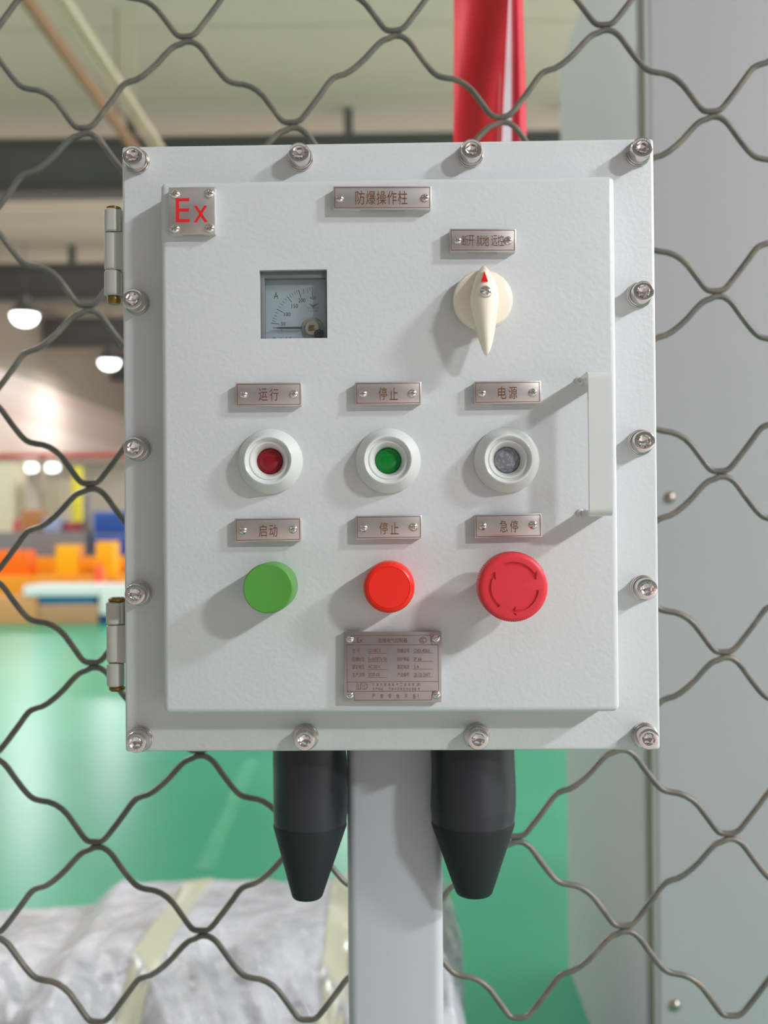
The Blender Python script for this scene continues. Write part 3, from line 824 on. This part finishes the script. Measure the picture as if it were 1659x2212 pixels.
bm = bmesh.new(); num('A', 424, 510, 595, 710); amobj('unit_letter', bm, 'ink_green', smooth=0, label='green letter A')
bm = bmesh.new()                                  # spread wing mark over a short line of letters
for pts in ([(1050, 795), (1130, 815), (1120, 850), (1085, 830)], [(1250, 785), (1135, 815), (1145, 850), (1200, 825)], [(1105, 830), (1160, 830), (1145, 890), (1120, 890)]):
    prism(bm, [W8(*p_) for p_ in pts], ys-0.00003, ys+0.00003)
for u0 in (1035, 1075, 1165, 1205): line(bm, W8(u0, 862), W8(u0+22, 890), 0.0004, ys)
line(bm, W8(1040, 925), W8(1220, 930), 0.0003, ys)
amobj('emblem', bm, 'ink_grey', smooth=0)
bm = bmesh.new(); u_ = [(930, 1210), (930, 1248), (520, 1246), (470, 1236), (412, 1233), (412, 1228), (470, 1226), (520, 1216)]
prism(bm, [W8(*p_, HD+0.002) for p_ in u_], -HD-0.0022, -HD-0.0017); amobj('needle', bm, 'ink')
hx, hz = W8(1120, 1240, HD+0.001)
bm = lathe([(0.0, 0.0028), (0.0042, 0.0028), (0.0045, 0.0024), (0.0045, 0.0012), (0.0064, 0.0010), (0.0066, 0.0006), (0.0066, -0.0004)], 48)
bmesh.ops.translate(bm, verts=bm.verts, vec=(hx, -HD, hz)); amobj('hub', bm, 'hub2')
bm = B((hx, -HD-0.0031, hz), (0.0034, 0.001, 0.0032), 0.0002); amobj('coil', bm, 'brass', label='brass coil square')
sx_, sz_ = W8(1232, 1335, HD+0.004)
bm = cross_screw(0.0029, 0.0012); bmesh.ops.translate(bm, verts=bm.verts, vec=(sx_, -HD-0.0030, sz_)); amobj('zero_screw', bm, 'dark', label='black adjusting screw')
bm = B(((wx0+wx1)/2, -HP+0.0045, (wz0+wz1)/2), (wx1-wx0-0.0002, 0.0012, wz1-wz0-0.0002)); amobj('glass_pane', bm, 'glass', smooth=0)

# ---- rotary switch
x, z = U(1043.9, 646, HP+0.008)
rs = obj('rotary_switch', lathe([(0.0176, 0), (0.0178, 0.003), (0.0177, 0.0065), (0.0168, 0.0085), (0.0145, 0.0096), (0.0, 0.0102)], 72), M['cream'], st, (x, -HP, z), label='cream plastic rotary switch pointing up')
# handle: cross sections down its length
HH = 0.026
def hz_(px, py, hh): return U(px, py, HP+hh)
spine = [  # pixel y, left px, right px, ridge height (mm)
    (573.5, 1044.5, 1046.5, 8.5), (577, 1039.5, 1051.0, 12.5), (584, 1034.5, 1057.0, 16.5), (592, 1030.0, 1061.5, 20.0), (602, 1025.5, 1067.0, 22.8), (615, 1021.5, 1072.0, 24.4), (628, 1017.5, 1076.0, 25.2),
    (642, 1014.0, 1077.8, 25.6), (655, 1014.0, 1077.5, 25.4), (668, 1016.0, 1076.0, 24.8), (684, 1020.0, 1074.0, 24.0), (702, 1024.5, 1071.5, 23.0), (722, 1030.0, 1068.5, 22.0), (740, 1036.0, 1064.5, 20.6), (755, 1041.0, 1060.0, 19.0), (764, 1045.0, 1056.0, 17.4), (768.5, 1049.0, 1052.0, 15.8)]
bm = bmesh.new(); rings = []
NSEC = 26
for k, (py, l, r, hm) in enumerate(spine):
    hm *= 1e-3
    base = 0.009 if 584 < py < 700 else max(0.004, min(hm-0.0035, 0.009 + (0.0 if py <= 584 else (py-700)/68*0.006)))
    hmid = base+(hm-base)*0.45
    a = hz_(l, py, hmid); b = hz_(r, py, hmid)
    xc = (a[0]+b[0])/2; wdt = (b[0]-a[0])/2; zc = (a[1]+b[1])/2
    ring = []
    for i in range(NSEC):
        t = 2*PI*i/NSEC
        ct, s_ = math.cos(t), math.sin(t)
        yy = base + (hm-base)*(0.5+0.5*math.copysign(abs(s_)**0.75, s_))
        taper = 1.0 - 0.42*max(0.0, s_)**1.2
        ring.append(bm.verts.new((xc + wdt*math.copysign(abs(ct)**0.85, ct)*taper - x, -yy, zc - z)))
    rings.append(ring)
for a, b in zip(rings, rings[1:]):
    for i in range(NSEC):
        j = (i+1) % NSEC; bm.faces.new((a[i], a[j], b[j], b[i]))
bm.faces.new(rings[0][::-1]); bm.faces.new(rings[-1])
obj('handle', bm, M['cream'], rs, (x, -HP, z), smooth=80)
hs = rs.children[0]
sm = hs.modifiers.new('sub', 'SUBSURF'); sm.levels = 2; sm.render_levels = 2
bm = bmesh.new()
tri = [(1046.0, 586.5, 20.3), (1039.4, 608.0, 23.8), (1053.6, 608.8, 23.8)]
A_, B_ = [], []
for px, py, hm in tri:
    q_ = hz_(px, py, hm*1e-3)
    A_.append(bm.verts.new((q_[0]-x, -(hm+1.3)*1e-3, q_[1]-z))); B_.append(bm.verts.new((q_[0]-x, -(hm-4)*1e-3, q_[1]-z)))
bm.faces.new(A_); bm.faces.new(B_[::-1])
for i in range(3):
    j = (i+1) % 3; bm.faces.new((A_[i], A_[j], B_[j], B_[i]))
obj('pointer_mark', bm, M['ptr'], rs, (x, -HP, z), smooth=0, label='red pointer triangle')
qx, qz = hz_(1049, 629.8, 0.026)
bm = cross_screw(0.0037, 0.0021)
for v in bm.verts:
    if v.co.y > 0: v.co.y = 0.004
obj('handle_screw', bm, M['steel'], rs, (qx, -HP-0.0246, qz), smooth=50, label='steel cross head screw')

# ---- indicator lamps
prof = [(0.0196, -0.001), (0.0196, 0.0016), (0.0192, 0.0026), (0.0150, 0.0105), (0.0146, 0.0114), (0.0139, 0.0118), (0.0132, 0.0114), (0.0127, 0.0096), (0.0118, 0.0088), (0.0110, 0.0092), (0.0103, 0.0090),
        (0.0094, 0.0076), (0.0086, 0.0052), (0.0079, 0.0032), (0.0078, 0.0010), (0.0, 0.0010)]
lens_prof = [(0.0078, 0.0012), (0.0076, 0.0026), (0.0066, 0.0031), (0.0060, 0.0030), (0.0056, 0.0034), (0.0030, 0.0041), (0.0, 0.0043)]
il = None
for px, py, m, lab, ll in ((578.9, 994.3, 'lens_red', 'indicator lamp with a dark red lens', 'dark red lens'), (838, 993, 'lens_green', 'indicator lamp with a green lens', 'green lens'), (1098.3, 991.8, 'lens_clear', 'indicator lamp with a clear grey lens', 'clear grey lens')):
    x, z = U(px, py, HP+0.0115)
    o = obj('indicator_lamp', lathe(prof, 72), M['paint_cap'], st, (x, -HP, z), label=lab)
    obj('lens', lathe(lens_prof, 48), M[m], o, (x, -HP, z), label=ll)

# ---- push buttons
x, z = U(578.3, 1271.5, HP+0.027)
gb = obj('push_button', lathe([(0.0146, -0.001), (0.0146, 0.0245), (0.0143, 0.0262), (0.0137, 0.0269), (0.0128, 0.0268), (0.0, 0.0266)], 72), M['green_btn'], st, (x, -HP, z), label='green start push button')
x, z = U(840.0, 1269.5, HP+0.022)
rbn = obj('push_button', lathe([(0.0150, -0.001), (0.0150, 0.0175), (0.0147, 0.0195), (0.0138, 0.0212), (0.0124, 0.0220), (0.0122, 0.0216), (0.0119, 0.0216), (0.0117, 0.0221), (0.0, 0.0224)], 72), M['red_btn'], st, (x, -HP, z), label='bright red stop push button')

# ---- emergency stop
HE = 0.036
x, z = U(1109.2, 1268.6, HP+HE)
NT = 96
pf = [(0.0105, -0.001), (0.0105, 0.016), (0.0192, 0.0185), (0.0199, 0.0195), (0.0199, HE-0.0032), (0.0194, HE-0.0014), (0.0184, HE-0.0004), (0.0168, HE), (0.0, HE+0.0002)]
def teeth(i, r, h):
    if 0.019 < r and 0.019 < h < HE-0.002: return 1.0 if (i//2) % 2 == 0 else 0.975
    return 1.0
es = obj('emergency_stop_button', lathe(pf, NT*4, rmod=teeth), M['estop'], st, (x, -HP, z), label='red mushroom emergency stop button with engraved turn arrows')
cutb = bmesh.new()
def pol(r, a): return (r*math.cos(math.radians(a)), r*math.sin(math.radians(a)))
kf = 0.0199/678.0                                # crop pixels to metres
for a0, a1, thin in ((112, 33, 1), (233, 154, 1), (-7, -86, 0.8)):
    ro, ri = 490*kf, (490-62*thin)*kf
    pts = [pol(ro, a0+(a1-a0)*k/16) for k in range(17)]
    rm = (ro+ri)/2
    pts += [pol(rm+88*kf, a1+2), pol(rm-0*kf, a1-15), pol(rm-88*kf, a1+2)]
    pts += [pol(ri, a1+(a0-a1)*k/16) for k in range(17)]
    prism(cutb, pts, -HE-0.002, -HE+0.0011)
cut(es, cutb)

# ---- strap handle
hb = 0.029
a = U(1270.8, 800, HP+hb); b = U(1324.4, 1114.5, HP+hb)
hx0, hx1, hz1, hz0 = a[0], b[0], a[1], b[1]
th = 0.0035
pts = []
def corner(cy, cz, a0, a1, r, n_=6): return [(cy+r*math.cos(math.radians(a0+(a1-a0)*k/n_)), cz+r*math.sin(math.radians(a0+(a1-a0)*k/n_))) for k in range(n_+1)]
ro = 0.005; ri = 0.0016
# outline in (h, z), outer then inner
outer = [(-0.001, hz1)] + corner(hb-ro, hz1-ro, 90, 0, ro) + corner(hb-ro, hz0+ro, 0, -90, ro) + [(-0.001, hz0)]
inner = [(-0.001, hz0+th)] + corner(hb-th-ri, hz0+th+ri, -90, 0, ri) + corner(hb-th-ri, hz1-th-ri, 0, 90, ri) + [(-0.001, hz1-th)]
bm = bmesh.new()
loop = outer + inner
xa = [bm.verts.new((hx0, -HP-h_, z_)) for h_, z_ in loop]; xb = [bm.verts.new((hx1, -HP-h_, z_)) for h_, z_ in loop]
nL = len(loop)
for i in range(nL):
    j = (i+1) % nL; bm.faces.new((xa[i], xb[i], xb[j], xa[j]))
no = len(outer)
for i in range(no-1):                             # the two sides as strips of quads
    k0, k1 = nL-1-i, nL-2-i
    bm.faces.new((xa[i], xa[i+1], xa[k1], xa[k0])); bm.faces.new((xb[i], xb[k0], xb[k1], xb[i+1]))
bmesh.ops.bevel(bm, geom=[e for e in bm.edges if len(e.link_faces) == 2 and e.calc_face_angle(0) > 1.2 and abs(e.verts[0].co.x-e.verts[1].co.x) < 1e-6], offset=0.0007, segments=2, affect='EDGES')
hd = obj('handle', bm, M['paint_cap'], st, (0, 0, 0), smooth=40)
bm = bmesh.new()
for zz_ in (hz1-0.002, hz0+0.002):
    for xx_ in (hx0+0.0, hx0+0.004):
        r_ = bmesh.ops.create_icosphere(bm, subdivisions=2, radius=0.0027)
        for v in r_['verts']: v.co = Vector((v.co.x+xx_-0.0004, v.co.y*0.8-HP, v.co.z+zz_))
obj('weld_spot', bm, M['paint'], hd, (0, 0, 0), smooth=80)

# ---- hinges
def hinge(parts, brass_top, brass_bot, leaf):
    xs0, xs1 = parts[0][0], parts[0][1]
    yk = 0.0105
    c0 = at((xs0+xs1)/2, (parts[0][2]+parts[2][3])/2, yk)
    root = empty('hinge', c0); root.parent = st; root.location = Vector(c0)-wloc(st)
    for l, r, t_, b_ in parts:
        p = at(l, t_, yk); q_ = at(r, b_, yk); wd = q_.x-p.x; hh_ = p.z-q_.z
        rad = min(wd/2, 0.0055)
        bm = lathe([(0.0, -hh_/2), (rad-0.0008, -hh_/2), (rad, -hh_/2+0.0008), (rad, hh_/2-0.0008), (rad-0.0008, hh_/2), (0.0, hh_/2)], 32, 'z')
        if wd > 2*rad+0.0005: box(bm, ((wd-rad)/2, 0.001, 0), (wd-rad, 0.008, hh_), 0.001, 2)
        obj('knuckle', bm, M['hinge'], root, (p.x+rad, yk, (p.z+q_.z)/2))
    p = at(leaf[0], leaf[2], yk); q_ = at(leaf[1], leaf[3], yk)
    obj('leaf', B(((p.x+q_.x)/2+0.002, yk, (p.z+q_.z)/2), (q_.x-p.x+0.008, 0.007, p.z-q_.z), 0.001, 2), M['hinge'], root, (0, 0, 0))
    ct = at((brass_top[0]+brass_top[1])/2, brass_top[2], yk); cb = at((brass_bot[0]+brass_bot[1])/2, brass_bot[3], yk)
    bm = bmesh.new()
    for br in (brass_top, brass_bot):
        p = at(br[0], br[2], yk); q_ = at(br[1], br[3], yk); hh_ = p.z-q_.z; rr = (q_.x-p.x)/2
        b2 = lathe([(0.0, -hh_*0.5), (rr*0.8, -hh_*0.5), (rr, -hh_*0.2), (rr, hh_*0.2), (rr*0.8, hh_*0.5), (0.0, hh_*0.5)], 28, 'z')
        bmesh.ops.translate(b2, verts=b2.verts, vec=((p.x+q_.x)/2, yk, (p.z+q_.z)/2))
        me = bpy.data.meshes.new('x'); b2.to_mesh(me); b2.free(); bm.from_mesh(me); bpy.data.meshes.remove(me)
    tube(bm, [(ct.x, yk, ct.z), (cb.x, yk, cb.z)], 0.002, 12)
    obj('hinge_pin', bm, M['brass'], root, (0, 0, 0), label='brass hinge pin')
    return root
hinge([(224.6, 264, 453.6, 502.6), (225.5, 255, 504.4, 584), (226, 264, 586.2, 640)], (229, 262, 448, 455), (232, 262, 639, 657), (253, 268, 503.5, 585))
hinge([(229.4, 270, 1300, 1348), (230.5, 261, 1349.8, 1430), (231, 270, 1432, 1482)], (234.5, 271, 1290, 1301), (236, 270, 1481, 1492), (259, 276, 1349, 1431))

# ---- post
yp0, yp1 = 0.052, 0.117
a = at(748.9, 1800, yp0); b = at(955.6, 1800, yp0)
obj('post', B(((a.x+b.x)/2, (yp0+yp1)/2, (ZC-FH/2+0.03)/2), (b.x-a.x, yp1-yp0, ZC-FH/2+0.03), 0.007, 5, edges=lambda e: abs(e.verts[0].co.z-e.verts[1].co.z) > 0.1), M['post'], st)
obj('base_plate', B(((a.x+b.x)/2, (yp0+yp1)/2, 0.006), (0.2, 0.2, 0.012), 0.003), M['post'], st)

# ---- rubber cable boots under the box
def boot(xl, xr, xl2, xr2, tl, tr, ybreak, ytip, yax, seed, label):
    zt_ = ZC-FH/2+0.03
    c_ = at((xl+xr)/2, 1700, yax)
    prof_ = []
    def R_(l, r): p = at(l, 1700, yax-0.02); q_ = at(r, 1700, yax-0.02); return (q_.x-p.x)/2*1.0
    zb = at(0, ybreak, yax-0.02).z; zt2_ = at(0, ytip, yax).z
    zt0 = at(0, 1640, yax-0.02).z; zm = at(0, 1720, yax-0.02).z
    rr = random.Random(seed)
    body = [(R_(xl, xr), zt_), (R_(xl, xr), zt0), (R_(xl2, xr2)*1.005, zm), (R_(xl2, xr2), zm-0.012), (R_(xl2+3, xr2-3), zb+0.004), (R_(xl2+4, xr2-4), zb)]
    bm = bmesh.new(); NS = 48; rings = []
    def dense(pr, n_=5):
        o_ = []
        for u1, u2 in zip(pr, pr[1:]): o_ += [(u1[0]+(u2[0]-u1[0])*k/n_, u1[1]+(u2[1]-u1[1])*k/n_) for k in range(n_)]
        return o_+[pr[-1]]
    ph = rr.uniform(0, 6)
    for r, z_ in dense(body):
        t = max(0.0, min(1.0, (zt0-z_)/(zt0-zb))); d_ = math.sin(PI*t)
        rings.append([bm.verts.new(((r*(1-0.045*d_*max(0, math.cos(3*2*PI*k/NS+ph+2.0*t))))*math.cos(2*PI*k/NS), (r*(1-0.06*d_*max(0, math.cos(3*2*PI*k/NS+ph))))*math.sin(2*PI*k/NS), z_-zt_)) for k in range(NS)])
    for u1, u2 in zip(rings, rings[1:]):
        for k in range(NS):
            j = (k+1) % NS; bm.faces.new((u1[k], u1[j], u2[j], u2[k]))
    bm.faces.new(rings[0])
    o = obj('cable_boot', bm, M['rubber'], st, (c_.x, yax, zt_), smooth=80, label=label)
    r1 = R_(xl2+6, xr2-6); r2 = R_(tl, tr)
    xo = (at((tl+tr)/2, 1700, yax).x-c_.x)
    bm = lathe([(0.0, zb-zt_+0.001), (r1+0.0008, zb-zt_+0.001), (r1+0.0010, zb-zt_-0.001), (r2*1.03, zt2_-zt_+0.003), (r2*0.97, zt2_-zt_+0.001), (r2*0.88, zt2_-zt_), (0, zt2_-zt_)], 48, 'z')
    for v in bm.verts:
        t = (zb-zt_-v.co.z)/(zb-zt2_); v.co.x += xo*max(0, t)
    obj('boot_tip', bm, M['rubber_tip'], o, (c_.x, yax, zt_))
    return o
boot(588, 751, 584.4, 753, 627, 697, 1800, 1938, 0.047, 3, 'black rubber cable boot left of the post')
boot(928, 1113.8, 925, 1116, 980, 1064, 1797, 1931, 0.042, 9, 'black rubber cable boot right of the post')
